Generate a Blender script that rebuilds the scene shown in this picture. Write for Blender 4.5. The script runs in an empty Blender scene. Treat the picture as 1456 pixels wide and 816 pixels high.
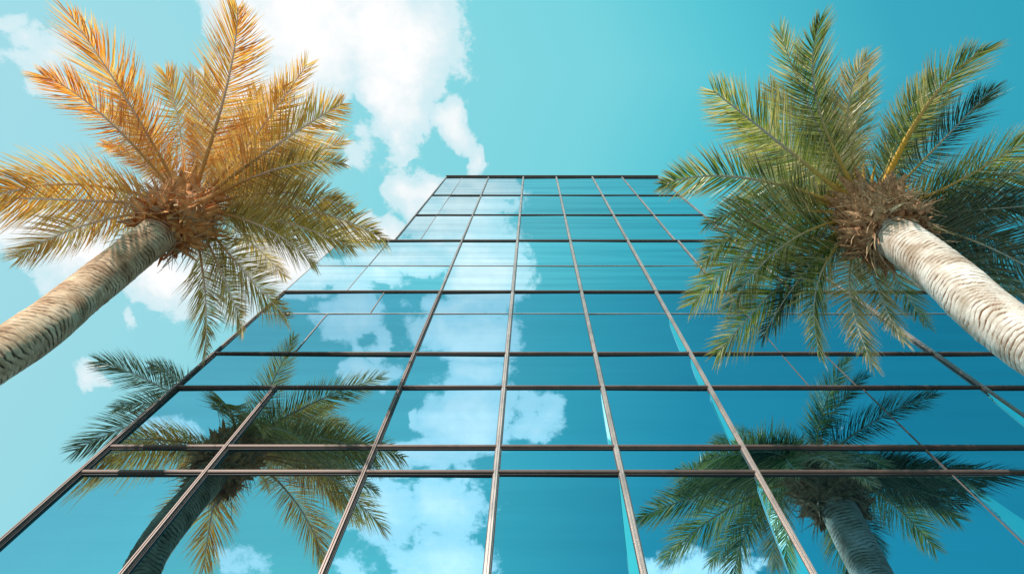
import bpy, math, random
from mathutils import Vector, Matrix, noise

SC = bpy.context.scene
COL = SC.collection
R = math.radians

# ------------------------------------------------------------------ camera geometry
F = 850.0                       # focal length in photo pixels (photo 1456 x 816)
PITCH = math.atan2(F, 306.0)    # camera looks up this much
ST, CT = math.sin(PITCH), math.cos(PITCH)
VX, VY = 758.0, 102.0           # where verticals converge in the photo
A_, B_ = F / ST ** 2, -CT / ST
EYE = 1.6
D = 7.0                         # distance from the camera to the glass front


def uv_of(x, y):                # direction of a photo point as (X/height, Y/height)
    k = A_ + B_ * (y - VY)
    return (x - VX) / (ST * k), (y - VY) / k


def at(x, y, h):                # point in the world, h metres above the eye
    u, v = uv_of(x, y)
    return Vector((u * h, v * h, h + EYE))


def row_z(y):                   # height on the facade of a photo row
    return D * (A_ / (y - VY) + B_) + EYE


def col_x(s):                   # position on the facade of a radial line
    return D * s / ST


# ------------------------------------------------------------------ helpers
class MB:
    def __init__(self):
        self.v, self.f, self.m, self.at = [], [], [], {}

    def attr(self, name, val, n):
        self.at.setdefault(name, []).extend([val] * n)

    def box(self, x0, x1, y0, y1, z0, z1, m=0):
        b = len(self.v)
        self.v += [Vector(p) for p in ((x0, y0, z0), (x1, y0, z0), (x1, y1, z0), (x0, y1, z0),
                                       (x0, y0, z1), (x1, y0, z1), (x1, y1, z1), (x0, y1, z1))]
        for q in ((0, 3, 2, 1), (4, 5, 6, 7), (0, 1, 5, 4), (1, 2, 6, 5), (2, 3, 7, 6), (3, 0, 4, 7)):
            self.f.append(tuple(b + i for i in q))
            self.m.append(m)

    def build(self, name, mats, parent=None, smooth=False):
        me = bpy.data.meshes.new(name)
        me.from_pydata([tuple(p) for p in self.v], [], self.f)
        if not isinstance(mats, (list, tuple)):
            mats = [mats]
        for m in mats:
            me.materials.append(m)
        if len(mats) > 1:
            me.polygons.foreach_set('material_index', self.m)
        for k, vals in self.at.items():
            a = me.attributes.new(k, 'FLOAT', 'POINT')
            a.data.foreach_set('value', vals)
        if smooth:
            me.polygons.foreach_set('use_smooth', [True] * len(me.polygons))
        me.update()
        o = bpy.data.objects.new(name, me)
        COL.objects.link(o)
        if parent is not None:
            o.parent = parent
            o.matrix_parent_inverse = Matrix.Translation(-parent.location)
        return o


def tag(o, label=None, cat=None, group=None, kind=None):
    for k, v in (('label', label), ('category', cat), ('group', group), ('kind', kind)):
        if v:
            o[k] = v
    return o


def empty(name, loc):
    o = bpy.data.objects.new(name, None)
    COL.objects.link(o)
    o.location = loc
    return o


def newmat(name):
    m = bpy.data.materials.new(name)
    m.use_nodes = True
    nt = m.node_tree
    nt.nodes.clear()
    return m, nt, nt.nodes.new('ShaderNodeOutputMaterial')


def N(nt, t, **kw):
    n = nt.nodes.new(t)
    for k, v in kw.items():
        if k.startswith('i_'):
            key = k[2:]
            n.inputs[int(key) if key.isdigit() else key].default_value = v
        else:
            setattr(n, k, v)
    return n


def ramp(nt, stops, fac=None):
    n = nt.nodes.new('ShaderNodeValToRGB')
    cr = n.color_ramp
    while len(cr.elements) < len(stops):
        cr.elements.new(0.5)
    for e, (p, c) in zip(cr.elements, stops):
        e.position = p
        e.color = (*c, 1)
    if fac is not None:
        nt.links.new(fac, n.inputs[0])
    return n


def math_(nt, op, a, b=None, clamp=False):
    n = nt.nodes.new('ShaderNodeMath')
    n.operation = op
    n.use_clamp = clamp
    for i, x in enumerate((a, b)):
        if x is None:
            continue
        if isinstance(x, (int, float)):
            n.inputs[i].default_value = x
        else:
            nt.links.new(x, n.inputs[i])
    return n.outputs[0]


def mixc(nt, fac, a, b, mode='MIX'):
    n = nt.nodes.new('ShaderNodeMix')
    n.data_type = 'RGBA'
    n.blend_type = mode
    for idx, x in ((0, fac), (6, a), (7, b)):
        if isinstance(x, (int, float)):
            n.inputs[idx].default_value = x
        elif isinstance(x, tuple):
            n.inputs[idx].default_value = (*x, 1) if len(x) == 3 else x
        else:
            nt.links.new(x, n.inputs[idx])
    return n.outputs[2]


# ------------------------------------------------------------------ sun and sky
SUN = Vector((-0.34, -0.76, 0.55)).normalized()
EL = math.asin(SUN.z)
AZ = math.atan2(SUN.x, SUN.y)          # nishita: rotation measured from +Y towards +X

w = bpy.data.worlds.new('World')
SC.world = w
w.use_nodes = True
nt = w.node_tree
nt.nodes.clear()
L = nt.links
out = N(nt, 'ShaderNodeOutputWorld')
bg = N(nt, 'ShaderNodeBackground')
bg.inputs[1].default_value = 0.1
L.new(bg.outputs[0], out.inputs[0])
sky = N(nt, 'ShaderNodeTexSky', sky_type='NISHITA', sun_disc=False, sun_elevation=EL, sun_rotation=AZ)
tc = N(nt, 'ShaderNodeTexCoord')
sep = N(nt, 'ShaderNodeSeparateXYZ')
L.new(tc.outputs['Generated'], sep.inputs[0])
# broad hue of the air: pale cyan near the sun side, deep teal away from it
g = math_(nt, 'MULTIPLY', sep.outputs[0], -0.62)
g = math_(nt, 'ADD', g, math_(nt, 'MULTIPLY', sep.outputs[1], 0.03))
g = math_(nt, 'ADD', g, math_(nt, 'MULTIPLY', math_(nt, 'ABSOLUTE', sep.outputs[1]), -0.28))
g = math_(nt, 'ADD', g, 0.44, True)
air = ramp(nt, [(0.0, (0.022, 0.30, 0.42)), (0.12, (0.036, 0.34, 0.46)), (0.25, (0.085, 0.49, 0.58)), (0.36, (0.165, 0.575, 0.645)),
                (0.55, (0.22, 0.60, 0.67)), (0.75, (0.30, 0.615, 0.69)), (1.0, (0.37, 0.64, 0.72))], g)
air10 = mixc(nt, 1.0, air.outputs[0], (10.0, 10.0, 10.0), 'MULTIPLY')
skyt = mixc(nt, 1.0, sky.outputs[0], (0.5, 1.9, 1.2), 'MULTIPLY')
base = mixc(nt, 0.08, air10, skyt)
# cloud layer: directions projected onto a flat layer overhead
zc = math_(nt, 'MAXIMUM', sep.outputs[2], 0.08)
cu = math_(nt, 'DIVIDE', sep.outputs[0], zc)
cv = math_(nt, 'DIVIDE', sep.outputs[1], zc)
P = N(nt, 'ShaderNodeCombineXYZ')
L.new(cu, P.inputs[0])
L.new(cv, P.inputs[1])
# cloud banks: (x, y, rx, ry, amount, seen in the mirror of the front)
BLOBS = [
    (430, 50, 115, 95, 1.3, 0), (545, 50, 92, 85, 1.3, 0), (560, 145, 52, 60, 1.1, 0), (512, 205, 22, 35, .6, 0),
    (370, 150, 90, 90, 1.0, 0), (277, 96, 24, 22, .7, 0), (650, 180, 22, 34, .9, 0), (664, 222, 20, 30, .9, 0), (605, 290, 34, 40, 1.1, 0),
    (520, 360, 95, 32, 1.2, 0), (400, 385, 100, 44, 1.1, 0), (30, 320, 85, 30, 1.15, 0), (130, 365, 95, 44, 1.1, 0),
    (240, 395, 80, 40, 1.1, 0), (230, 290, 70, 50, 1.0, 0), (340, 440, 40, 28, .7, 0), (172, 452, 16, 22, .62, 0),
    (232, 437, 14, 10, .55, 0), (140, 540, 20, 15, .66, 0), (45, 78, 75, 34, .8, 0), (85, 130, 34, 20, .7, 0), (10, 45, 30, 22, .6, 0),
    (20, 210, 20, 30, .3, 0), (585, 218, 8, 8, .45, 0),
    (672, 266, 62, 20, 1.1, 1), (650, 292, 78, 22, 1.1, 1), (620, 325, 85, 28, 1.1, 1), (560, 368, 90, 18, .9, 1),
    (690, 385, 58, 50, 1.15, 1), (450, 395, 66, 24, 1.0, 1), (545, 398, 36, 16, .75, 1), (745, 395, 22, 18, .4, 1),
    (650, 432, 55, 22, .9, 1), (495, 440, 42, 40, .95, 1), (530, 490, 25, 30, .75, 1), (665, 478, 66, 32, 1.1, 1),
    (535, 530, 48, 20, .75, 1), (685, 530, 42, 24, .85, 1), (590, 588, 10, 26, .6, 1), (665, 598, 56, 52, 1.1, 1),
    (770, 605, 34, 34, .72, 1), (610, 655, 80, 20, .8, 1), (545, 715, 55, 55, .85, 1), (625, 715, 66, 45, .95, 1),
    (640, 795, 62, 36, 1.0, 1), (510, 800, 40, 20, .5, 1), (230, 605, 55, 26, .7, 1), (350, 800, 40, 30, .55, 1),
    (980, 800, 50, 26, .75, 1), (1060, 790, 40, 26, .65, 1), (1200, 600, 14, 30, .3, 1),
]
acc = None
# edges of the banks are pushed about by a little turbulence
dn = N(nt, 'ShaderNodeTexNoise', i_Scale=10.0, i_Detail=6.0)
L.new(P.outputs[0], dn.inputs['Vector'])
dsub = N(nt, 'ShaderNodeVectorMath', operation='SUBTRACT')
L.new(dn.outputs['Color'], dsub.inputs[0])
dsub.inputs[1].default_value = (.5, .5, .5)
dsc = N(nt, 'ShaderNodeVectorMath', operation='SCALE')
L.new(dsub.outputs[0], dsc.inputs[0])
dsc.inputs['Scale'].default_value = 0.13
Pd = N(nt, 'ShaderNodeVectorMath', operation='ADD')
L.new(P.outputs[0], Pd.inputs[0])
L.new(dsc.outputs[0], Pd.inputs[1])
for (bx_, by_, rx, ry, am, ref) in BLOBS:
    u0, v0 = uv_of(bx_, by_)
    u1, _ = uv_of(bx_ + rx, by_)
    _, v1 = uv_of(bx_, by_ + ry)
    su, sv = 1 / abs(u1 - u0), 1 / abs(v1 - v0)
    if ref:
        v0 = -v0
    s_ = N(nt, 'ShaderNodeVectorMath', operation='SUBTRACT')
    L.new(Pd.outputs[0], s_.inputs[0])
    s_.inputs[1].default_value = (u0, v0, 0)
    m_ = N(nt, 'ShaderNodeVectorMath', operation='MULTIPLY')
    L.new(s_.outputs[0], m_.inputs[0])
    m_.inputs[1].default_value = (su, sv, 0)
    d_ = N(nt, 'ShaderNodeVectorMath', operation='DOT_PRODUCT')
    L.new(m_.outputs[0], d_.inputs[0])
    L.new(m_.outputs[0], d_.inputs[1])
    e_ = math_(nt, 'POWER', 2.0, math_(nt, 'MULTIPLY', d_.outputs['Value'], -1.0))
    e_ = math_(nt, 'MULTIPLY', e_, am)
    acc = e_ if acc is None else math_(nt, 'MAXIMUM', acc, e_)
fb = N(nt, 'ShaderNodeTexNoise', i_Scale=10.0, i_Detail=14.0, i_Roughness=0.69, i_Distortion=0.2)
L.new(P.outputs[0], fb.inputs['Vector'])
den = math_(nt, 'ADD', acc, math_(nt, 'MULTIPLY', math_(nt, 'SUBTRACT', fb.outputs[0], 0.5), 1.45))
mr = N(nt, 'ShaderNodeMapRange', interpolation_type='SMOOTHSTEP')
L.new(den, mr.inputs[0])
mr.inputs[1].default_value = 0.31
mr.inputs[2].default_value = 0.50
thick = N(nt, 'ShaderNodeMapRange', interpolation_type='SMOOTHSTEP')
L.new(den, thick.inputs[0])
thick.inputs[1].default_value = 0.45
thick.inputs[2].default_value = 1.35
tex2 = N(nt, 'ShaderNodeTexNoise', i_Scale=13.0, i_Detail=8.0, i_Roughness=0.62)
L.new(P.outputs[0], tex2.inputs['Vector'])
cf = math_(nt, 'MULTIPLY', thick.outputs[0], math_(nt, 'ADD', math_(nt, 'MULTIPLY', tex2.outputs[0], 1.9), -0.1), True)
cloudc = ramp(nt, [(0.0, (5.4, 7.1, 7.6)), (0.35, (7.2, 7.8, 8.0)), (0.8, (8.6, 8.5, 8.55))], cf)
glow = math_(nt, 'MAXIMUM', math_(nt, 'MULTIPLY', sep.outputs[1], -1.0), 0.0)
glow = math_(nt, 'ADD', math_(nt, 'MULTIPLY', math_(nt, 'MAXIMUM', math_(nt, 'SUBTRACT', glow, 0.1), 0.0), 2.0), 1.0)
cl2 = mixc(nt, 1.0, cloudc.outputs[0], glow, 'MULTIPLY')
opa = math_(nt, 'MULTIPLY', mr.outputs[0], 0.97)
glow_air = math_(nt, 'ADD', math_(nt, 'MULTIPLY', glow, 0.34), 0.66)
base2 = mixc(nt, 1.0, base, glow_air, 'MULTIPLY')
final = mixc(nt, opa, base2, cl2)
L.new(final, bg.inputs[0])

ld = bpy.data.lights.new('sun', 'SUN')
ld.energy = 5.0
ld.angle = R(0.53)
ld.color = (1.0, 0.93, 0.82)
lo = bpy.data.objects.new('sun', ld)
COL.objects.link(lo)
lo.rotation_euler = (-SUN).to_track_quat('-Z', 'Y').to_euler()


# ------------------------------------------------------------------ materials
def leaf_mat(name, stops, tipc, tip_amt=0.5, trans=0.38, spec=0.06):
    m, nt, out = newmat(name)
    L = nt.links
    a = N(nt, 'ShaderNodeAttribute', attribute_name='leaf_r')
    s = N(nt, 'ShaderNodeAttribute', attribute_name='leaf_s')
    nz = N(nt, 'ShaderNodeTexNoise', i_Scale=1.1, i_Detail=3.0)
    g = N(nt, 'ShaderNodeNewGeometry')
    L.new(g.outputs['Position'], nz.inputs['Vector'])
    f = math_(nt, 'ADD', math_(nt, 'MULTIPLY', a.outputs['Fac'], 0.9),
              math_(nt, 'MULTIPLY', math_(nt, 'SUBTRACT', nz.outputs[0], 0.43), 1.0), True)
    c = ramp(nt, stops, f)
    tf = math_(nt, 'MULTIPLY', math_(nt, 'POWER', s.outputs['Fac'], 2.2), tip_amt, True)
    c2 = mixc(nt, tf, c.outputs[0], tipc)
    d = N(nt, 'ShaderNodeBsdfDiffuse')
    t = N(nt, 'ShaderNodeBsdfTranslucent')
    gl = N(nt, 'ShaderNodeBsdfGlossy', i_Roughness=0.42)
    gl.inputs[0].default_value = (1, .97, .92, 1)
    L.new(c2, d.inputs[0])
    tcx = mixc(nt, 1.0, c2, (1.6, 1.4, 0.8), 'MULTIPLY')
    L.new(tcx, t.inputs[0])
    m1 = N(nt, 'ShaderNodeMixShader', i_0=trans)
    L.new(d.outputs[0], m1.inputs[1])
    L.new(t.outputs[0], m1.inputs[2])
    m2 = N(nt, 'ShaderNodeMixShader', i_0=spec)
    L.new(m1.outputs[0], m2.inputs[1])
    L.new(gl.outputs[0], m2.inputs[2])
    L.new(m2.outputs[0], out.inputs[0])
    return m


def stalk_mat(name, c0, c1, c2):
    m, nt, out = newmat(name)
    L = nt.links
    a = N(nt, 'ShaderNodeAttribute', attribute_name='leaf_t')
    nz = N(nt, 'ShaderNodeTexNoise', i_Scale=14.0, i_Detail=4.0)
    g = N(nt, 'ShaderNodeNewGeometry')
    L.new(g.outputs['Position'], nz.inputs['Vector'])
    c = ramp(nt, [(0.0, c0), (0.28, c1), (0.6, c2), (1.0, c2)], a.outputs['Fac'])
    k = math_(nt, 'ADD', math_(nt, 'MULTIPLY', nz.outputs[0], 0.9), 0.55)
    cc = mixc(nt, 1.0, c.outputs[0], k, 'MULTIPLY')
    b = N(nt, 'ShaderNodeBsdfPrincipled', i_Roughness=0.65)
    b.inputs['Specular IOR Level'].default_value = 0.25
    L.new(cc, b.inputs['Base Color'])
    L.new(b.outputs[0], out.inputs[0])
    return m


def trunk_mat(name, stops, dark, grain):
    m, nt, out = newmat(name)
    L = nt.links
    a = N(nt, 'ShaderNodeAttribute', attribute_name='crack')
    g = N(nt, 'ShaderNodeNewGeometry')
    nz = N(nt, 'ShaderNodeTexNoise', i_Scale=2.6, i_Detail=6.0, i_Roughness=0.65)
    L.new(g.outputs['Position'], nz.inputs['Vector'])
    c = ramp(nt, stops, nz.outputs[0])
    mp = N(nt, 'ShaderNodeMapping')
    mp.inputs['Scale'].default_value = (9, 9, 42)
    L.new(g.outputs['Position'], mp.inputs[0])
    n2 = N(nt, 'ShaderNodeTexNoise', i_Scale=1.0, i_Detail=6.0, i_Roughness=0.7)
    L.new(mp.outputs[0], n2.inputs['Vector'])
    k = ramp(nt, [(0.3, (1 - grain,) * 3), (0.62, (1.1, 1.1, 1.1))], n2.outputs[0])
    st = N(nt, 'ShaderNodeTexNoise', i_Scale=0.9, i_Detail=5.0, i_Roughness=0.7)
    L.new(g.outputs['Position'], st.inputs['Vector'])
    sk = ramp(nt, [(0.38, (0.62, 0.55, 0.48)), (0.56, (1.05, 1.05, 1.05))], st.outputs[0])
    c2 = mixc(nt, 1.0, c.outputs[0], k.outputs[0], 'MULTIPLY')
    c2 = mixc(nt, 1.0, c2, sk.outputs[0], 'MULTIPLY')
    cf = math_(nt, 'MULTIPLY', a.outputs['Fac'], math_(nt, 'ADD', math_(nt, 'MULTIPLY', n2.outputs[0], 1.4), 0.35), True)
    c3 = mixc(nt, cf, c2, dark)
    bp = N(nt, 'ShaderNodeBump', i_Strength=0.6, i_Distance=0.02)
    L.new(n2.outputs[0], bp.inputs['Height'])
    b = N(nt, 'ShaderNodeBsdfPrincipled', i_Roughness=0.85)
    b.inputs['Specular IOR Level'].default_value = 0.2
    L.new(c3, b.inputs['Base Color'])
    L.new(bp.outputs[0], b.inputs['Normal'])
    L.new(b.outputs[0], out.inputs[0])
    return m


def metal_mat(name, c, rough, metallic=0.7):
    m, nt, out = newmat(name)
    L = nt.links
    g = N(nt, 'ShaderNodeNewGeometry')
    mp = N(nt, 'ShaderNodeMapping')
    mp.inputs['Scale'].default_value = (1.5, 1.5, 1.5)
    L.new(g.outputs['Position'], mp.inputs[0])
    nz = N(nt, 'ShaderNodeTexNoise', i_Scale=1.0, i_Detail=6.0, i_Roughness=0.65)
    L.new(mp.outputs[0], nz.inputs['Vector'])
    k = ramp(nt, [(0.3, (0.72, 0.70, 0.70)), (0.65, (1.1, 1.08, 1.05))], nz.outputs[0])
    cc = mixc(nt, 1.0, c, k.outputs[0], 'MULTIPLY')
    b = N(nt, 'ShaderNodeBsdfPrincipled', i_Metallic=metallic)
    L.new(cc, b.inputs['Base Color'])
    rr = math_(nt, 'ADD', math_(nt, 'MULTIPLY', nz.outputs[0], 0.25), rough - 0.12)
    L.new(rr, b.inputs['Roughness'])
    L.new(b.outputs[0], out.inputs[0])
    return m


def glass_mat(name, tint, back, streak):
    m, nt, out = newmat(name)
    L = nt.links
    g = N(nt, 'ShaderNodeNewGeometry')
    oi = N(nt, 'ShaderNodeObjectInfo')
    mp = N(nt, 'ShaderNodeMapping')
    mp.inputs['Scale'].default_value = (0.10, 0.10, 1.6)
    L.new(g.outputs['Position'], mp.inputs[0])
    nz = N(nt, 'ShaderNodeTexNoise', i_Scale=1.0, i_Detail=5.0, i_Roughness=0.6)
    L.new(mp.outputs[0], nz.inputs['Vector'])
    k = ramp(nt, [(0.32, (1 - streak, 1 - streak * .8, 1 - streak * .7)), (0.60, (1.02, 1.02, 1.02))], nz.outputs[0])
    c = mixc(nt, 1.0, tint, k.outputs[0], 'MULTIPLY')
    pr = math_(nt, 'ADD', math_(nt, 'MULTIPLY', oi.outputs['Random'], 0.18), 0.90)
    c = mixc(nt, 1.0, c, pr, 'MULTIPLY')
    # slight heat-strengthening waviness of the float glass
    wv = N(nt, 'ShaderNodeTexNoise', i_Scale=0.55, i_Detail=1.0)
    L.new(g.outputs['Position'], wv.inputs['Vector'])
    bp = N(nt, 'ShaderNodeBump', i_Strength=0.12, i_Distance=0.02)
    L.new(wv.outputs[0], bp.inputs['Height'])
    gl = N(nt, 'ShaderNodeBsdfGlossy', i_Roughness=0.012)
    L.new(c, gl.inputs[0])
    L.new(bp.outputs[0], gl.inputs['Normal'])
    d = N(nt, 'ShaderNodeBsdfDiffuse')
    d.inputs[0].default_value = (*back, 1)
    mx = N(nt, 'ShaderNodeMixShader', i_0=0.95)
    L.new(d.outputs[0], mx.inputs[1])
    L.new(gl.outputs[0], mx.inputs[2])
    L.new(mx.outputs[0], out.inputs[0])
    return m


def plain_mat(name, c, c2, scale, rough=0.85):
    m, nt, out = newmat(name)
    L = nt.links
    g = N(nt, 'ShaderNodeNewGeometry')
    nz = N(nt, 'ShaderNodeTexNoise', i_Scale=scale, i_Detail=7.0, i_Roughness=0.6)
    L.new(g.outputs['Position'], nz.inputs['Vector'])
    cc = ramp(nt, [(0.3, c), (0.7, c2)], nz.outputs[0])
    b = N(nt, 'ShaderNodeBsdfPrincipled', i_Roughness=rough)
    L.new(cc.outputs[0], b.inputs['Base Color'])
    L.new(b.outputs[0], out.inputs[0])
    return m


M = {}
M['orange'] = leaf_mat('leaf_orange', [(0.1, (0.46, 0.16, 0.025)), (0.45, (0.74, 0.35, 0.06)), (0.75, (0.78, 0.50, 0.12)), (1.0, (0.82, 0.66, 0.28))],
                       (0.62, 0.36, 0.24), 0.4, 0.40)  # warm light on the left crown is put into this orange and the gold
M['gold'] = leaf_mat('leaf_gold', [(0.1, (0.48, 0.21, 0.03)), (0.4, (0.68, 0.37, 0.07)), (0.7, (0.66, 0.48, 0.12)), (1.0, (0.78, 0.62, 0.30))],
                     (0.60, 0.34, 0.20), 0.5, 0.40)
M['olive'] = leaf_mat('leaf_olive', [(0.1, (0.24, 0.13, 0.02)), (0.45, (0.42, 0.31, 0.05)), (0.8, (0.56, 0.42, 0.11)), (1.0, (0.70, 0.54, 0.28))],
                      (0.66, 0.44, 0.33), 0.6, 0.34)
M['green'] = leaf_mat('leaf_green', [(0.1, (0.022, 0.055, 0.012)), (0.4, (0.09, 0.17, 0.02)), (0.7, (0.24, 0.33, 0.06)), (0.92, (0.60, 0.52, 0.32))],
                      (0.50, 0.36, 0.26), 0.6, 0.25)
M['lime'] = leaf_mat('leaf_lime', [(0.1, (0.04, 0.08, 0.015)), (0.4, (0.19, 0.28, 0.03)), (0.7, (0.38, 0.42, 0.08)), (0.92, (0.68, 0.58, 0.36))],
                     (0.54, 0.40, 0.26), 0.6, 0.28)
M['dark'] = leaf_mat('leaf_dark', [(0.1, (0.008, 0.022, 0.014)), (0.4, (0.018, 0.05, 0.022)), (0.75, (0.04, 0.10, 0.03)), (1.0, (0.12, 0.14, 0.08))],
                     (0.14, 0.16, 0.11), 0.4, 0.22, 0.06)  # on the right palm's far side the shade is put into this leaf colour
M['tan'] = leaf_mat('leaf_tan', [(0.1, (0.10, 0.13, 0.03)), (0.4, (0.28, 0.28, 0.09)), (0.75, (0.52, 0.42, 0.27)), (1.0, (0.70, 0.56, 0.44))],
                    (0.64, 0.48, 0.37), 0.6, 0.25)
M['stalk_gold'] = stalk_mat('stalk_gold', (0.50, 0.20, 0.04), (0.55, 0.28, 0.10), (0.78, 0.62, 0.58))
M['stalk_green'] = stalk_mat('stalk_green', (0.58, 0.28, 0.05), (0.50, 0.38, 0.10), (0.46, 0.46, 0.42))
M['stalk_amber'] = stalk_mat('stalk_amber', (0.62, 0.30, 0.03), (0.66, 0.38, 0.05), (0.58, 0.42, 0.18))
M['stalk_dark'] = stalk_mat('stalk_dark', (0.10, 0.10, 0.04), (0.12, 0.14, 0.09), (0.24, 0.30, 0.30))
M['husk_o'] = plain_mat('husk_orange', (0.34, 0.09, 0.015), (0.85, 0.38, 0.13), 5.0)
M['husk_b'] = plain_mat('husk_brown', (0.12, 0.04, 0.015), (0.66, 0.36, 0.19), 9.0)
M['fibre'] = plain_mat('husk_fibre', (0.36, 0.20, 0.10), (0.66, 0.46, 0.30), 6.0)
M['trunk_l'] = trunk_mat('trunk_tan', [(0.3, (0.40, 0.20, 0.11)), (0.5, (0.68, 0.42, 0.27)), (0.7, (0.80, 0.57, 0.41))], (0.05, 0.02, 0.012), 0.55)
M['trunk_r'] = trunk_mat('trunk_white', [(0.3, (0.48, 0.36, 0.30)), (0.48, (0.66, 0.56, 0.50)), (0.7, (0.77, 0.69, 0.65))], (0.13, 0.05, 0.015), 0.22)
M['trunk_d'] = trunk_mat('trunk_grey', [(0.3, (0.16, 0.12, 0.09)), (0.7, (0.34, 0.28, 0.22))], (0.03, 0.02, 0.015), 0.4)
M['bronze'] = metal_mat('bronze_aluminium', (0.15, 0.098, 0.088), 0.46, 0.3)
M['silver'] = metal_mat('silver_aluminium', (0.36, 0.295, 0.28), 0.38, 0.5)  # paler copy of the bar metal: light on top and right bars is coloured in
M['gasket'] = metal_mat('dark_gasket', (0.035, 0.03, 0.032), 0.6, 0.0)
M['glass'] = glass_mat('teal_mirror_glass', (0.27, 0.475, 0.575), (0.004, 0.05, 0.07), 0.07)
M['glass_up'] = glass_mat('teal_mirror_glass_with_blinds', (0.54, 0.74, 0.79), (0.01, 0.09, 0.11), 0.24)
M['fin'] = glass_mat('pale_cyan_glass', (0.45, 0.80, 0.80), (0.05, 0.25, 0.30), 0.05)  # paler tint puts the bright reflection sliver beside the bars into colour
M['wall'] = plain_mat('concrete', (0.30, 0.31, 0.31), (0.42, 0.42, 0.41), 0.8)
M['roofing'] = plain_mat('roofing_felt', (0.10, 0.10, 0.10), (0.18, 0.17, 0.16), 1.5)

# ------------------------------------------------------------------ ground
def ground():
    m, nt, out = newmat('paving')
    L = nt.links
    g = N(nt, 'ShaderNodeNewGeometry')
    br = N(nt, 'ShaderNodeTexBrick', i_Scale=1.0)
    br.inputs['Color1'].default_value = (0.22, 0.21, 0.19, 1)
    br.inputs['Color2'].default_value = (0.27, 0.26, 0.24, 1)
    br.inputs['Mortar'].default_value = (0.16, 0.15, 0.14, 1)
    br.inputs['Mortar Size'].default_value = 0.01
    L.new(g.outputs['Position'], br.inputs['Vector'])
    nz = N(nt, 'ShaderNodeTexNoise', i_Scale=0.7, i_Detail=8.0)
    L.new(g.outputs['Position'], nz.inputs['Vector'])
    k = ramp(nt, [(0.3, (0.75, 0.75, 0.75)), (0.7, (1.1, 1.1, 1.1))], nz.outputs[0])
    c = mixc(nt, 1.0, br.outputs[0], k.outputs[0], 'MULTIPLY')
    b = N(nt, 'ShaderNodeBsdfPrincipled', i_Roughness=0.8)
    L.new(c, b.inputs['Base Color'])
    L.new(b.outputs[0], out.inputs[0])
    mb = MB()
    S = 900
    mb.v = [Vector((-S, -S, 0)), Vector((S, -S, 0)), Vector((S, S, 0)), Vector((-S, S, 0))]
    mb.f = [(0, 1, 2, 3)]
    mb.m = [0]
    tag(mb.build('ground', m), kind='structure')


ground()

# ------------------------------------------------------------------ the glass tower
BX = empty('glass_tower', (0, D, 0))
tag(BX, 'tall stepped office tower with teal mirror glass and bronze grid of bars between the palms', 'building')

YR = [252, 278, 306, 342.5, 378, 415, 446, 503, 551, 636, 672]
ZR = [row_z(y) for y in YR] + [4.9, 4.0, 0.0]
E1, E2 = -1.135, -0.825
RU, RM, RE = 1.19, 1.80, 2.62      # right edges of the three blocks


def cols(i):
    """(position, weight) of the uprights of a row band; weight 2 wide, 1 slim, 0 hairline"""
    if i <= 2:
        return [(E2, 1), (-.670, 0), (-.420, 1), (-.092, 2), (.220, 2), (.560, 2), (.840, 1), (RU, 1)]
    if i <= 4:
        return [(E1, 0), (-.850, 0), (-.420, 1), (-.092, 2), (.220, 2), (.560, 2), (.857, 1), (1.19, 1), (1.42, 1), (RM, 1)]
    if i == 5:
        return [(E1, 1), (-.675, 0), (-.420, 2), (-.092, 2), (.220, 2), (.557, 2), (.880, 1), (1.42, 2), (1.86, 1), (2.2, 1), (RE, 1)]
    if i == 6:
        return [(E1, 1), (-.850, 0), (-.420, 2), (-.092, 2), (.220, 2), (.557, 2), (.880, 0), (1.42, 2), (1.86, 1), (RE, 1)]
    if i == 7:
        return [(E1, 2), (-.420, 2), (-.092, 2), (.220, 2), (.557, 2), (.878, 0), (1.03, 0), (1.42, 2), (1.86, 1), (RE, 2)]
    return [(E1, 2), (-.815, 2), (-.420, 2), (-.092, 2), (.220, 2), (.557, 2), (1.04, 0), (1.42, 2), (RE, 2)]


HW = {2: .050, 1: .036, 0: .014}
PR = {2: .075, 1: .055, 0: .014}


def upright(x, z0, z1, wgt, mat):
    mb = MB()
    h, p = HW[wgt], PR[wgt]
    y = D
    mb.box(x - h, x + h, y - p * .45, y + .05, z0, z1)
    if wgt:
        mb.box(x - h * .72, x + h * .72, y - p * .8, y - p * .45 + .004, z0 + .002, z1 - .002)
        mb.box(x - h * .60, x - h * .16, y - p, y - p * .8 + .004, z0 + .004, z1 - .004)
        mb.box(x + h * .16, x + h * .60, y - p, y - p * .8 + .004, z0 + .004, z1 - .004)
    o = mb.build('mullion', mat, BX)
    if wgt:
        g = MB()
        g.box(x - h - .016, x - h, y - .012, y + .04, z0, z1)
        g.box(x + h, x + h + .016, y - .012, y + .04, z0, z1)
        g.build('gasket', M['gasket'], o)
    return o


# runs of uprights: merge equal positions over consecutive bands into one bar
runs = []
nb = len(ZR) - 1
for i in range(nb):
    for (s, wg) in cols(i):
        for r in runs:
            if abs(r[0] - s) < 1e-6 and r[1] == wg and r[3] == i:
                r[3] = i + 1
                break
        else:
            runs.append([s, wg, i, i + 1])
for s, wg, i0, i1 in runs:
    x = col_x(s)
    if s in (E1, E2):
        x += HW[wg]
    if s in (RU, RM, RE):
        x -= HW[wg]
    zt = ZR[i0] - (.02 if i0 else 0)
    mat = M['silver'] if (i0 <= 4 or s > .5) and wg else M['bronze']
    if s > .5 and wg == 2 and i0 > 6:
        mat = M['silver']
    upright(x, ZR[i1] + .0, ZR[i0], wg, mat)


def band_edges(i):
    c = cols(min(max(i, 0), nb - 1))
    return col_x(c[0][0]), col_x(c[-1][0])


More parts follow.
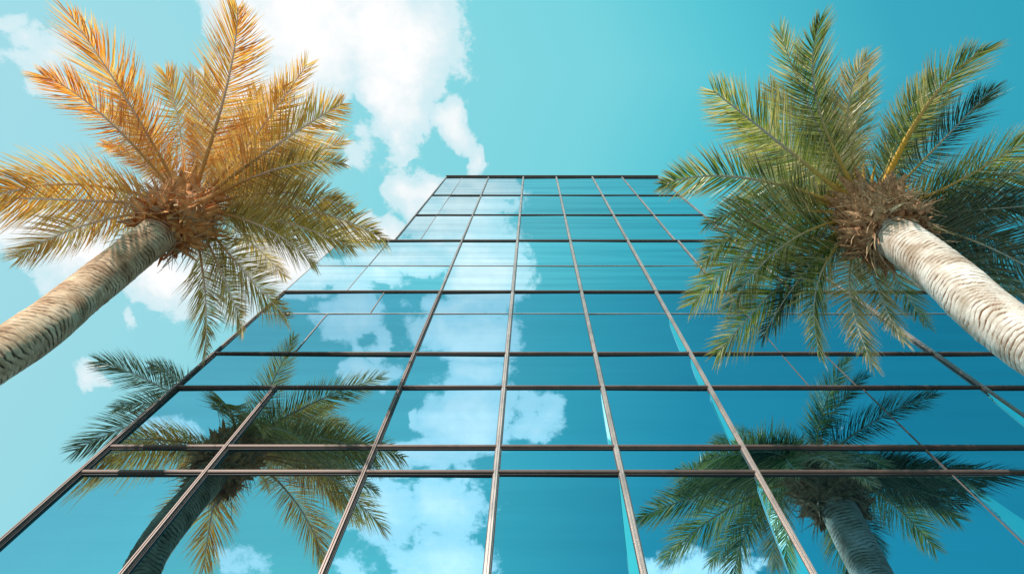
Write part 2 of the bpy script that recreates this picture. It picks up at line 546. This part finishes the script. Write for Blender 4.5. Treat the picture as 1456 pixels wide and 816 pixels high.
TH = {252: 1, 278: 1, 306: 1, 342.5: 2, 378: 0, 415: 2, 446: 0, 503: 2, 551: 2, 636: 2, 672: 2}
for i, z in enumerate(ZR[:-1]):
    xa, xb = band_edges(i)
    k = TH.get(YR[i], 2) if i < len(YR) else 2
    hh = {2: .042, 1: .040, 0: .016}[k]
    pp = {2: .055, 1: .050, 0: .022}[k]
    mb = MB()
    mb.box(xa + .003, xb - .003, D - pp * .5, D + .047, z - hh, z + hh)
    if k:
        mb.box(xa + .005, xb - .005, D - pp * .82, D - pp * .5 + .003, z - hh * .8, z + hh * .75)
        mb.box(xa + .007, xb - .007, D - pp * .97, D - pp * .82 + .003, z - hh * .5, z - hh * .05)
        mb.box(xa + .007, xb - .007, D - pp * .97, D - pp * .82 + .003, z + hh * .15, z + hh * .55)
    o = mb.build('transom', M['bronze'] if k else M['silver'], BX)
    if k:
        g = MB()
        g.box(xa + .009, xb - .009, D - .014, D + .04, z - hh - .025, z - hh)
        g.build('gasket', M['gasket'], o)

# panes, each a slightly out-of-true sheet
rng = random.Random(7)
npane = 0
for i in range(nb):
    cs = cols(i)
    for (s0, _), (s1, _) in zip(cs, cs[1:]):
        x0, x1, z1, z0 = col_x(s0), col_x(s1), ZR[i], ZR[i + 1]
        mb = MB()
        tx, tz = rng.uniform(-.006, .006) * (x1 - x0), rng.uniform(-.004, .004) * (z1 - z0)
        b = []
        for (x, z, sx, sz) in ((x0, z0, -1, -1), (x1, z0, 1, -1), (x1, z1, 1, 1), (x0, z1, -1, 1)):
            b.append(Vector((x, D + .006 + sx * tx / 2 + sz * tz / 2, z)))
        mb.v = b + [p + Vector((0, .022, 0)) for p in b]
        mb.f = [(0, 1, 2, 3), (5, 4, 7, 6), (4, 5, 1, 0), (5, 6, 2, 1), (6, 7, 3, 2), (7, 4, 0, 3)]
        mb.m = [0] * 6
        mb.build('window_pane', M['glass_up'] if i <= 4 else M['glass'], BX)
        npane += 1
print('PANES', npane)


def sliver(s, ztop, zbot, width, side, bow=1.6):
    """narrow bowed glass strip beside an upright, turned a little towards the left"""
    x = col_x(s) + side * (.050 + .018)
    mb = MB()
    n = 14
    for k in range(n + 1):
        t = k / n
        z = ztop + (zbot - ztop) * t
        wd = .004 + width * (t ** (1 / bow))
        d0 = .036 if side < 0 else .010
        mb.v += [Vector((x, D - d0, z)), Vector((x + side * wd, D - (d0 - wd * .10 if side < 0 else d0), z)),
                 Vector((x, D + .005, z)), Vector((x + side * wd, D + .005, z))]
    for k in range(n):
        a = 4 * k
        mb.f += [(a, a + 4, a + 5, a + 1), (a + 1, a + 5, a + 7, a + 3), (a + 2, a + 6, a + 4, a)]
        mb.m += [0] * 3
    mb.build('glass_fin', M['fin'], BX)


sliver(.220, row_z(682), row_z(840), .16, -1, 1.1)
sliver(.557, row_z(682), row_z(840), .30, -1, 1.3)
sliver(.557, row_z(560), row_z(634), .12, -1)
sliver(.557, row_z(511), row_z(549), .15, -1)
sliver(.557, row_z(455), row_z(501), .17, -1)
sliver(.220, row_z(560), row_z(634), .06, -1)
sliver(1.42, row_z(560), row_z(634), .25, -1)
sliver(1.04, row_z(682), row_z(800), .55, 1, 1.2)

# solid body behind the curtain wall
zA, zB = ZR[5], ZR[3]
for nm, (a, b, y0, y1, z0, z1) in {'low': (E1, RE, D + .05, D + 14, 0, zA), 'mid': (E1, RM, D + .052, D + 13, zA + .002, zB),
                                   'top': (E2, RU, D + .054, D + 12, zB + .002, ZR[0] + .05)}.items():
    mb = MB()
    mb.box(col_x(a) + .015, col_x(b) - .015, y0, y1, z0, z1)
    o = mb.build('wall', M['wall'], BX)
    mb = MB()
    mb.box(col_x(a) + .4, col_x(b) - .4, y0 + .4, y1 - .4, z1 + .003, z1 + .12)
    mb.build('roof', M['roofing'], o)
mb = MB()
mb.box(col_x(E2), col_x(RU), D - .12, D + .30, ZR[0] + .045, ZR[0] + .10)
mb.build('parapet_cap', M['bronze'], BX)


# ------------------------------------------------------------------ palms
def bez(p0, p1, p2, t):
    return p0 * (1 - t) ** 2 + p1 * (2 * t * (1 - t)) + p2 * t * t


def dbez(p0, p1, p2, t):
    return ((p1 - p0) * (2 * (1 - t)) + (p2 - p1) * (2 * t)).normalized()


def tube(mb, pts, radii, n=6, m=0, flat=1.0, up=Vector((0, 0, 1)), tv=None):
    b = len(mb.v)
    for i, p in enumerate(pts):
        t = (pts[min(i + 1, len(pts) - 1)] - pts[max(i - 1, 0)]).normalized()
        s = t.cross(up)
        if s.length < 1e-3:
            s = t.cross(Vector((1, 0, 0)))
        s.normalize()
        u = s.cross(t).normalized()
        for k in range(n):
            a = 2 * math.pi * k / n
            mb.v.append(p + s * (math.cos(a) * radii[i]) + u * (math.sin(a) * radii[i] * flat))
        if tv is not None:
            mb.attr('leaf_t', tv[i], n)
    for i in range(len(pts) - 1):
        for k in range(n):
            k2 = (k + 1) % n
            mb.f.append((b + i * n + k, b + i * n + k2, b + (i + 1) * n + k2, b + (i + 1) * n + k))
            mb.m.append(m)
    mb.f.append(tuple(b + k for k in range(n))[::-1])
    mb.f.append(tuple(b + (len(pts) - 1) * n + k for k in range(n)))
    mb.m += [m, m]


def frond(root, p0, pm, p2, mat, smat, rng, wide=1.0, stalk_w=1.0, bare=0.13, nleaf=84, droop=.8, comb=0.0):
    """pm is a point the midrib passes through half way"""
    p1 = pm * 2 - (p0 + p2) * .5
    Ln = (pm - p0).length + (p2 - pm).length
    mb = MB()
    ref_up = Vector((0, 0, 1))
    outw = Vector((p2.x - p0.x, p2.y - p0.y, 0))
    if outw.length > 0:
        outw.normalize()
    twist = rng.uniform(-.25, .25)
    Lmax = 0.215 * Ln * wide
    ph1, ph2 = rng.uniform(0, 6), rng.uniform(0, 6)
    for side in (-1, 1):
        for k in range(nleaf):
            t = bare + (1.0 - bare) * ((k + rng.uniform(-.3, .3)) / (nleaf - 1))
            t = min(max(t, bare), .999)
            T = dbez(p0, p1, p2, t)
            P0 = bez(p0, p1, p2, t)
            U = (ref_up - outw * .6 * max(0, T.z)) 
            U = (U - T * U.dot(T)).normalized()
            S = T.cross(U).normalized()
            U = (Matrix.Rotation(twist * t, 3, T) @ U)
            S = T.cross(U) * side
            q = (t - bare) / (1 - bare)
            prof = (0.35 + 0.65 * min(1, q / .16) ** .8) * (1.0 if q < .5 else 1 - .62 * ((q - .5) / .5) ** 1.7)
            ln = Lmax * prof * rng.uniform(.84, 1.10)
            if rng.random() < .04:
                ln *= rng.uniform(.4, .8)
            ang = R(66 - 42 * q ** 1.5 + rng.uniform(-7, 7) + 5 * math.sin(ph1 + q * 17 + side) - 14 * comb * (1 if side > 0 else 0))
            lift = R(20 - 26 * q * (.4) + rng.uniform(-16, 12) + 7 * math.sin(ph2 + q * 23))
            dr = T * math.cos(ang) + (S * math.cos(lift) + U * math.sin(lift)) * math.sin(ang)
            dr.normalize()
            sag = droop * rng.uniform(.08, .34)
            wv = dr.cross(U if rng.random() < .85 else T)
            wv = (wv + T * rng.uniform(-.3, .3) + U * rng.uniform(-.55, .55)).normalized()
            wd = 0.0029 * Ln * rng.uniform(.8, 1.15) * (0.72 + .28 * prof)
            r_ = rng.random()
            b = len(mb.v)
            NS = (0, .28, .62, 1.0)
            WS = (.62, 1.0, .78, 0.10)
            for j, (a_, w_) in enumerate(zip(NS, WS)):
                c = P0 + dr * (ln * a_) + Vector((0, 0, -1)) * (sag * ln * a_ * a_) + T * (ln * .10 * a_ * a_)
                mb.v += [c - wv * (wd * w_), c + wv * (wd * w_)]
                for nm, vv in (('leaf_r', r_), ('leaf_s', a_), ('leaf_t', t)):
                    mb.attr(nm, vv, 2)
            for j in range(3):
                a_ = b + 2 * j
                mb.f.append((a_, a_ + 1, a_ + 3, a_ + 2))
                mb.m.append(0)
    fo = mb.build('frond', mat, root)
    sb = MB()
    n = 22
    ts = [i / n for i in range(n + 1)]
    pts = [bez(p0, p1, p2, t) for t in ts]
    rad = [stalk_w * Ln * (.0100 * (1 - t) ** 1.4 + .0022) * (1.5 if t < .05 else 1) for t in ts]
    tube(sb, pts, rad, 6, 0, .6, tv=ts)
    sb.build('stalk', smat, fo, smooth=True)
    return fo


def trunk(root, pts, r0, r1, mat, seed, pitch=.15, amp=.045, sharp=.16):
    """tube through a smooth line with overlapping leaf-scar rings"""
    # Catmull-Rom through pts
    path = []
    P = [pts[0] * 2 - pts[1]] + pts + [pts[-1] * 2 - pts[-2]]
    for i in range(1, len(P) - 2):
        for k in range(40):
            t = k / 40
            a, b, c, d = P[i - 1], P[i], P[i + 1], P[i + 2]
            path.append(.5 * ((2 * b) + (c - a) * t + (2 * a - 5 * b + 4 * c - d) * t * t + (3 * b - a - 3 * c + d) * t ** 3))
    path.append(pts[-1])
    cum = [0]
    for a, b in zip(path, path[1:]):
        cum.append(cum[-1] + (b - a).length)
    tot = cum[-1]
    step = .021
    n = int(tot / step)
    NC = 72
    mb = MB()
    j = 0
    crack = []
    for i in range(n + 1):
        s = min(i * tot / n, tot - 1e-6)
        while cum[j + 1] < s:
            j += 1
        f = (s - cum[j]) / (cum[j + 1] - cum[j])
        c = path[j].lerp(path[j + 1], f)
        T = (path[min(j + 2, len(path) - 1)] - path[max(j - 1, 0)]).normalized()
        X = T.cross(Vector((0, 1, 0))).normalized()
        Y = T.cross(X)
        base = r0 + (r1 - r0) * (s / tot) + .12 * math.exp(-s / .8) + .02 * noise.noise(Vector((s * .7, seed, 0)))
        for k in range(NC):
            a = 2 * math.pi * k / NC
            ca, sa = math.cos(a), math.sin(a)
            ph = (s / pitch + 1.7 * noise.noise(Vector((ca * .8, sa * .8, s * .45 + seed * 7)))
                  + .55 * math.sin(a + s * .8 + seed) + .55 * noise.noise(Vector((ca * 1.5, sa * 1.5, s * 1.6 + seed)))
                  + .22 * noise.noise(Vector((ca * 5, sa * 5, s * 4 + seed)))
                  + .6 * noise.noise(Vector((seed, 3.3, s * 1.9))))
            fr = ph - math.floor(ph)
            cell = math.floor(ph)
            hv = noise.noise(Vector((cell * 1.7 + seed, ca * 1.3, sa * 1.3)))     # plate height differs
            hh = (fr ** .8) * (0.75 + .9 * hv)
            if fr > .93:
                hh *= (1 - fr) / .07
            edge = min(1.0, 1.45 * max(0.0, 1 - fr / sharp)) if fr < sharp else (max(0.0, (fr - .93) / .07) if fr > .93 else 0)
            on = min(1, max(0, .5 + 2.4 * noise.noise(Vector((ca * 2.2, sa * 2.2, s * 2.4 + seed * 3)))))
            fine = noise.noise(Vector((ca * 6, sa * 6, s * 9 + seed))) * .012
            rr = base * (1 + amp * (hh - .5) * (.4 + .6 * on) + fine)
            mb.v.append(c + X * (ca * rr) + Y * (sa * rr))
            crack.append(min(1, edge * (.35 + 1.0 * on)))
    for i in range(n):
        for k in range(NC):
            k2 = (k + 1) % NC
            mb.f.append((i * NC + k, i * NC + k2, (i + 1) * NC + k2, (i + 1) * NC + k))
            mb.m.append(0)
    mb.at['crack'] = crack
    mb.f.append(tuple(n * NC + k for k in range(NC)))
    mb.m.append(0)
    return mb.build('trunk', mat, root, smooth=True)


def husk(root, hub, axis, r, mat, fibre, rng, nb_=190, nf=300):
    """old leaf bases and shaggy fibre under the crown"""
    X = axis.cross(Vector((0, 1, 0))).normalized()
    Y = axis.cross(X)
    mb = MB()
    # core bulge
    NC, NR = 28, 14
    b0 = len(mb.v)
    for i in range(NR + 1):
        t = i / NR
        h = -1.45 + 1.85 * t
        rad = r * (.74 + .62 * min(1, t / .30) ** .8 + .10 * math.sin(math.pi * t)) * (1 if t < .75 else 1 - .9 * ((t - .75) / .25) ** 2)
        for k in range(NC):
            a = 2 * math.pi * k / NC
            q = rad * (1 + .16 * noise.noise(Vector((math.cos(a) * 2.4, math.sin(a) * 2.4, h * 3 + r * 9))))
            mb.v.append(hub + axis * h + X * (math.cos(a) * q) + Y * (math.sin(a) * q))
    for i in range(NR):
        for k in range(NC):
            k2 = (k + 1) % NC
            mb.f.append((b0 + i * NC + k, b0 + i * NC + k2, b0 + (i + 1) * NC + k2, b0 + (i + 1) * NC + k))
            mb.m.append(0)
    # boots: thick tapering curled tongues
    for k in range(nb_):
        a = k * 2.39996 + rng.uniform(-.2, .2)
        t = k / nb_
        h = -1.40 + 1.62 * t
        ra = r * (.78 + .62 * min(1, (h + 1.45) / .55) ** .8)
        o = X * math.cos(a) + Y * math.sin(a)
        p = hub + axis * h + o * (ra * .9)
        ln = rng.uniform(.30, .62)
        dirn = (axis * rng.uniform(.5, 1.3) + o * rng.uniform(.35, .95) + (X * -math.sin(a) + Y * math.cos(a)) * rng.uniform(-.5, .5)).normalized()
        curl = o * rng.uniform(-.1, .45) + (X * -math.sin(a) + Y * math.cos(a)) * rng.uniform(-.35, .35)
        pts = [p + dirn * (ln * s) + curl * (ln * s * s) for s in (0, .3, .6, .85, 1)]
        w0 = rng.uniform(.06, .15)
        tube(mb, pts, [w0, w0 * .95, w0 * .7, w0 * .42, w0 * .12], 5, 0, .35, up=o)
    # lowest ring: dead bases and mats of fibre hanging over the top of the stem
    for k in range(120):
        a = k * 2.39996
        h = rng.uniform(-1.45, -.75)
        o = X * math.cos(a) + Y * math.sin(a)
        tg = X * -math.sin(a) + Y * math.cos(a)
        p = hub + axis * h + o * (r * (.80 + .45 * min(1, (h + 1.45) / .55)))
        ln = rng.uniform(.18, .50)
        dirn = (axis * rng.uniform(-1.0, .35) + o * rng.uniform(.10, .55) + tg * rng.uniform(-.6, .6)).normalized()
        pts = [p + dirn * (ln * q) + o * (.18 * ln * q * (1 - q)) - Vector((0, 0, .25 * ln * q * q)) for q in (0, .3, .6, .85, 1)]
        w0 = rng.uniform(.045, .11)
        tube(mb, pts, [w0, w0 * .95, w0 * .7, w0 * .4, w0 * .1], 5, rng.choice((0, 0, 0, 1)), .3, up=o)
    for k in range(nf):
        a = rng.uniform(0, 6.283)
        h = rng.uniform(-1.45, .4)
        ra = r * (.84 + .60 * min(1, (h + 1.45) / .55) ** .8)
        o = X * math.cos(a) + Y * math.sin(a)
        tg = X * -math.sin(a) + Y * math.cos(a)
        p = hub + axis * h + o * ra
        ln = rng.uniform(.25, .75)
        dirn = (axis * rng.uniform(-.7, .9) + o * rng.uniform(.15, .7) + tg * rng.uniform(-.9, .9)).normalized()
        g = Vector((0, 0, -1)) * rng.uniform(.1, .6)
        pts = [p + dirn * (ln * s) + g * (ln * s * s) for s in (0, .33, .66, 1)]
        tube(mb, pts, [.014, .013, .010, .004], 4, 1)
    return mb.build('leaf_base_husk', [mat, fibre], root)


def stub(root, hub, target, smat, rng, w=.068):
    """a bare cut leaf stalk"""
    mb = MB()
    d = target - hub
    ts = [0, .25, .5, .75, 1]
    pts = [hub + d * t + Vector((0, 0, .14 * math.sin(math.pi * t))) for t in ts]
    tube(mb, pts, [w * 1.3, w, w * .8, w * .55, w * .12], 6, 0, .55, tv=[t * .35 for t in ts])
    mb.build('bare_stalk', smat, root, smooth=True)


def clampy(p):
    if D - .35 < p.y < D + 1.2:
        p.y = D - .35
    return p


def palm(name_label, hub_px, hub_h, base_xy, path, r0, r1, tmat, hmat, specs, smat, seed, group=None, stubs=(), stubmat=None,
         pitch=.15, amp=.045, start_r=.30, nleaf=150, fill=()):
    rng = random.Random(seed)
    hub = at(hub_px[0], hub_px[1], hub_h)
    root = empty('palm_tree', (base_xy[0], base_xy[1], 0))
    tag(root, name_label, 'palm tree', group)
    pts = [Vector((base_xy[0], base_xy[1], -.1))] + path + [hub]
    ax = (hub - path[-1]).normalized()
    trunk(root, pts[:-1] + [hub - ax * .35], r0, r1, tmat, seed, pitch, amp, .32)
    husk(root, hub - ax * .10, ax, r1 * 1.08, hmat, M['fibre'], rng)
    for sp in specs:
        (mx, my, mh), (tx, ty, th), mk, opt = sp
        pm = clampy(at(mx, my, hub_h + mh))
        pt = clampy(at(tx, ty, hub_h + th))
        d = (pm - hub)
        d.z *= .6
        p0 = hub + ax * .18 + d.normalized() * start_r
        opt = dict(opt)
        frond(root, p0, pm, pt, M[mk], opt.pop('s', smat), rng, nleaf=nleaf, **opt)
    for (az, el, ln, mk) in fill:          # inner fronds: compass angle, lift, length
        a, e = R(az + rng.uniform(-6, 6)), R(el + rng.uniform(-5, 5))
        o = Vector((math.cos(a), math.sin(a), 0))
        d = o * math.cos(e) + Vector((0, 0, 1)) * math.sin(e)
        p0 = hub + ax * .2 + d * .25
        pm = hub + d * (ln * .5)
        pt = clampy(hub + d * ln + o * (.16 * ln) - Vector((0, 0, .20 * ln)))
        frond(root, p0, pm, pt, M[mk], smat, rng, nleaf=nleaf)
    for (tx, ty, th) in stubs:
        tg = at(tx, ty, hub_h + th)
        d = (tg - hub).normalized()
        stub(root, hub + d * .35, tg, stubmat or smat, rng)
    return root, hub


# left: golden palm
LH = row_h = (A_ / (300 - VY) + B_)
hubL_h = 15.1
uL = uv_of(265, 300)
SG, SGn, SA, SD = M['stalk_gold'], M['stalk_green'], M['stalk_amber'], M['stalk_dark']
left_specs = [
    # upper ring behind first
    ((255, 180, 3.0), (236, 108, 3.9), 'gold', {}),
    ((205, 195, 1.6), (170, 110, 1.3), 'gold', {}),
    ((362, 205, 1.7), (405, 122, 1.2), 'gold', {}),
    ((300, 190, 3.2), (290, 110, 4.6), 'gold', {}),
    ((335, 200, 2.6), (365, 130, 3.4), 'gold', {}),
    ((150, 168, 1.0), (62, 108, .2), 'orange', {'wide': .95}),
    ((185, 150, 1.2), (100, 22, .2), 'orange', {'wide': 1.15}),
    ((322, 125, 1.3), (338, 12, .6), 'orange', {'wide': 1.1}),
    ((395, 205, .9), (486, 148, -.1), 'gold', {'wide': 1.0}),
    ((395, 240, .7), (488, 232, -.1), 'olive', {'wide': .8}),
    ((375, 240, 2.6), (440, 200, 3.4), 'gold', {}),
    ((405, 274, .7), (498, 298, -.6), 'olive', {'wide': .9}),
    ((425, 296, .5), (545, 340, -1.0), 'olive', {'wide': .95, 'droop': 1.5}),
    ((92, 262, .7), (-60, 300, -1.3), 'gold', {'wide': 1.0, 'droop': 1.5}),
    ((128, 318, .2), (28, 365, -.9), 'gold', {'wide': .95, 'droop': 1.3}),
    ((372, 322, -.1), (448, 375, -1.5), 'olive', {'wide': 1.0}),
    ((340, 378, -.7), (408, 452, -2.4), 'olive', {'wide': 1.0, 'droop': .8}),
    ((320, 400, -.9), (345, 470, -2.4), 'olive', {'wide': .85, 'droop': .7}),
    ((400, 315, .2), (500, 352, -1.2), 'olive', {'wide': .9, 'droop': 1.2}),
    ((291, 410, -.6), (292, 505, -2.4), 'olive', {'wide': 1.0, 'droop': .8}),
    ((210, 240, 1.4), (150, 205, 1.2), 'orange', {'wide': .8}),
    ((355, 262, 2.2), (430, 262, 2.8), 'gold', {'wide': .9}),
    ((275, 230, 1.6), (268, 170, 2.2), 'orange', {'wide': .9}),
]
left_stubs = [(262, 248, 1.2), (272, 240, 1.4), (284, 246, 1.2), (248, 250, 1.0), (228, 268, .7), (296, 250, 1.1)]
hubL = at(265, 300, hubL_h)
pL = at(0, 505, 7.9)
pL2 = at(122, 415, 10.7)
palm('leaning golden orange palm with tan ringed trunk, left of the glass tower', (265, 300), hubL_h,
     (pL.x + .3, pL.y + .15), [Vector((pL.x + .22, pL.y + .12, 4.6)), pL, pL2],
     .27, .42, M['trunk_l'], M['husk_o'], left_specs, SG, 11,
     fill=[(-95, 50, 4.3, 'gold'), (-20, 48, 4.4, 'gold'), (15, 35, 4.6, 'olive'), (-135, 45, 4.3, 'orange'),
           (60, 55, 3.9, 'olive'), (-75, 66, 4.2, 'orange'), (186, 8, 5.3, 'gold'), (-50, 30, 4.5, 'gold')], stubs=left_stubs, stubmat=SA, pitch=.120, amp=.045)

# right: green palm
hubR_h = 14.0
right_specs = [
    ((1215, 205, 2.8), (1235, 120, 3.6), 'green', {}),
    ((1155, 200, 2.7), (1095, 125, 3.6), 'tan', {}),
    ((1280, 190, 1.6), (1320, 110, 1.3), 'green', {}),
    ((1163, 150, 1.1), (1166, 30, .3), 'green', {'wide': .95}),
    ((1205, 175, 1.1), (1232, 82, .5), 'tan', {'wide': 1.1}),
    ((1315, 155, .8), (1398, 72, -.1), 'green', {'wide': 1.1, 's': SA, 'stalk_w': 2.2}),
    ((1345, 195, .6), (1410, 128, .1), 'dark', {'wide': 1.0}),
    ((1355, 262, .2), (1500, 172, -.3), 'lime', {'wide': 1.15, 's': SA, 'stalk_w': 1.3}),
    ((1375, 265, .4), (1505, 235, -.2), 'green', {'wide': 1.1, 's': SA}),
    ((1110, 205, .8), (1015, 130, .1), 'lime', {'wide': 1.15, 'stalk_w': 1.3}),
    ((1125, 235, 2.4), (1055, 175, 3.2), 'lime', {'wide': 1.1}),
    ((1065, 254, .5), (943, 262, -.6), 'green', {'wide': .85}),
    ((1110, 286, .4), (1006, 318, -.6), 'green', {'wide': .95, 'stalk_w': 1.3}),
    ((1130, 262, 2.2), (1065, 225, 3.2), 'lime', {}),
    ((1100, 335, -.1), (985, 432, -1.7), 'lime', {'wide': 1.05}),
    ((1125, 390, -.6), (1022, 500, -2.4), 'lime', {'wide': 1.05, 'droop': .7}),
    ((1165, 395, -.8), (1165, 500, -2.7), 'green', {'wide': 1.1, 'droop': .7}),
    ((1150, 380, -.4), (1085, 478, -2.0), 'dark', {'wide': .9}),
    ((1208, 405, -.9), (1242, 520, -3.0), 'tan', {'wide': .85, 'droop': .6}),
    ((1268, 385, -.5), (1318, 462, -2.2), 'green', {'wide': 1.0}),
    ((1120, 345, -.4), (1035, 440, -1.7), 'green', {'wide': 1.0}),
    ((1090, 310, .1), (1000, 375, -1.2), 'green', {'wide': 1.0}),
    ((1245, 400, -1.0), (1285, 485, -2.8), 'tan', {'wide': .9, 'droop': .7}),
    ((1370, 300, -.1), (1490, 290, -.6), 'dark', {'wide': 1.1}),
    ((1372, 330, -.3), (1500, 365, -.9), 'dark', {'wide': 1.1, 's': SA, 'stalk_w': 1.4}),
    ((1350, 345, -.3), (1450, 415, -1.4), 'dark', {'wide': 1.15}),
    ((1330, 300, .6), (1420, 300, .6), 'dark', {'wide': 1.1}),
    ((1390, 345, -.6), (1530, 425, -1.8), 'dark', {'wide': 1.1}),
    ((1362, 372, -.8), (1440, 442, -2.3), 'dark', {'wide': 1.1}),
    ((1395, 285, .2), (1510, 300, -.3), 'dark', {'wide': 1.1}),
    ((1285, 225, 2.0), (1320, 150, 2.6), 'green', {'wide': 1.0}),
    ((1195, 235, 2.6), (1160, 165, 4.2), 'lime', {'wide': .9}),
]
right_stubs = [(1150, 262, .7), (1140, 278, .5), (1152, 300, .2), (1172, 245, .9), (1188, 236, 1.1), (1200, 232, 1.2), (1212, 228, 1.2),
               (1160, 322, 0), (1182, 335, -.2), (1228, 226, 1.3), (1246, 232, 1.2), (1276, 246, 1.0), (1238, 388, -.9), (1262, 372, -1.0), (1298, 262, .7)]
hubR = at(1240, 310, hubR_h)
pR = at(1462, 487, 7.9)
pR2 = at(1345, 392, 10.3)
palm('green palm with white scarred trunk, right of the glass tower', (1240, 310), hubR_h,
     (pR.x - .2, pR.y + .2), [Vector((pR.x - .12, pR.y + .15, 4.2)), pR, pR2],
     .30, .47, M['trunk_r'], M['husk_b'], right_specs, SGn, 23,
     fill=[(-95, 50, 4.2, 'lime'), (-40, 42, 4.5, 'green'), (20, 35, 4.4, 'dark'), (-135, 45, 4.3, 'tan'),
           (60, 55, 4.0, 'green'), (-80, 66, 4.2, 'green'), (-120, 28, 4.5, 'lime'), (35, 60, 4.2, 'dark')], stubs=right_stubs, stubmat=SA, pitch=.110, amp=.042)

# behind the left corner of the tower: added palm, outer fronds stand for reflected ones past the glass
hubB_h = 17.0
back_specs = [
    ((225, 548, .5), (142, 514, .2), 'dark', {'wide': 1.1}),
    ((212, 600, .2), (108, 640, -1.0), 'dark', {'wide': 1.1}),
    ((225, 640, -.2), (150, 690, -1.6), 'dark', {}),
    ((260, 545, 1.0), (215, 520, 1.4), 'dark', {}),
    ((240, 575, .8), (165, 580, .4), 'dark', {}),
]
hubB = at(318, 612, hubB_h)
palm('dark palm behind the bottom left corner of the tower, only its outer fronds showing', (318, 612), hubB_h,
     (hubB.x - .3, hubB.y + .2), [Vector((hubB.x - .3, hubB.y + .2, 8)), Vector((hubB.x - .1, hubB.y + .1, 14))],
     .36, .32, M['trunk_d'], M['husk_b'], back_specs, SD, 37)

# ------------------------------------------------------------------ camera
cd = bpy.data.cameras.new('camera')
cam = bpy.data.objects.new('camera', cd)
COL.objects.link(cam)
cam.location = (0, 0, EYE)
cam.rotation_euler = (math.pi / 2 + PITCH, 0, 0)
cd.sensor_width = 36.0
cd.lens = F / 1456 * 36
cd.shift_x = -(VX - 728) / 1456
cd.clip_start = .05
cd.clip_end = 3000
SC.camera = cam
vs = SC.view_settings
vs.view_transform = 'Standard'
vs.look = 'None'
vs.gamma = 1
vs.exposure = 0.27
vs.use_curve_mapping = False
SC.cycles.max_bounces = 8
SC.cycles.glossy_bounces = 4
SC.cycles.transparent_max_bounces = 8
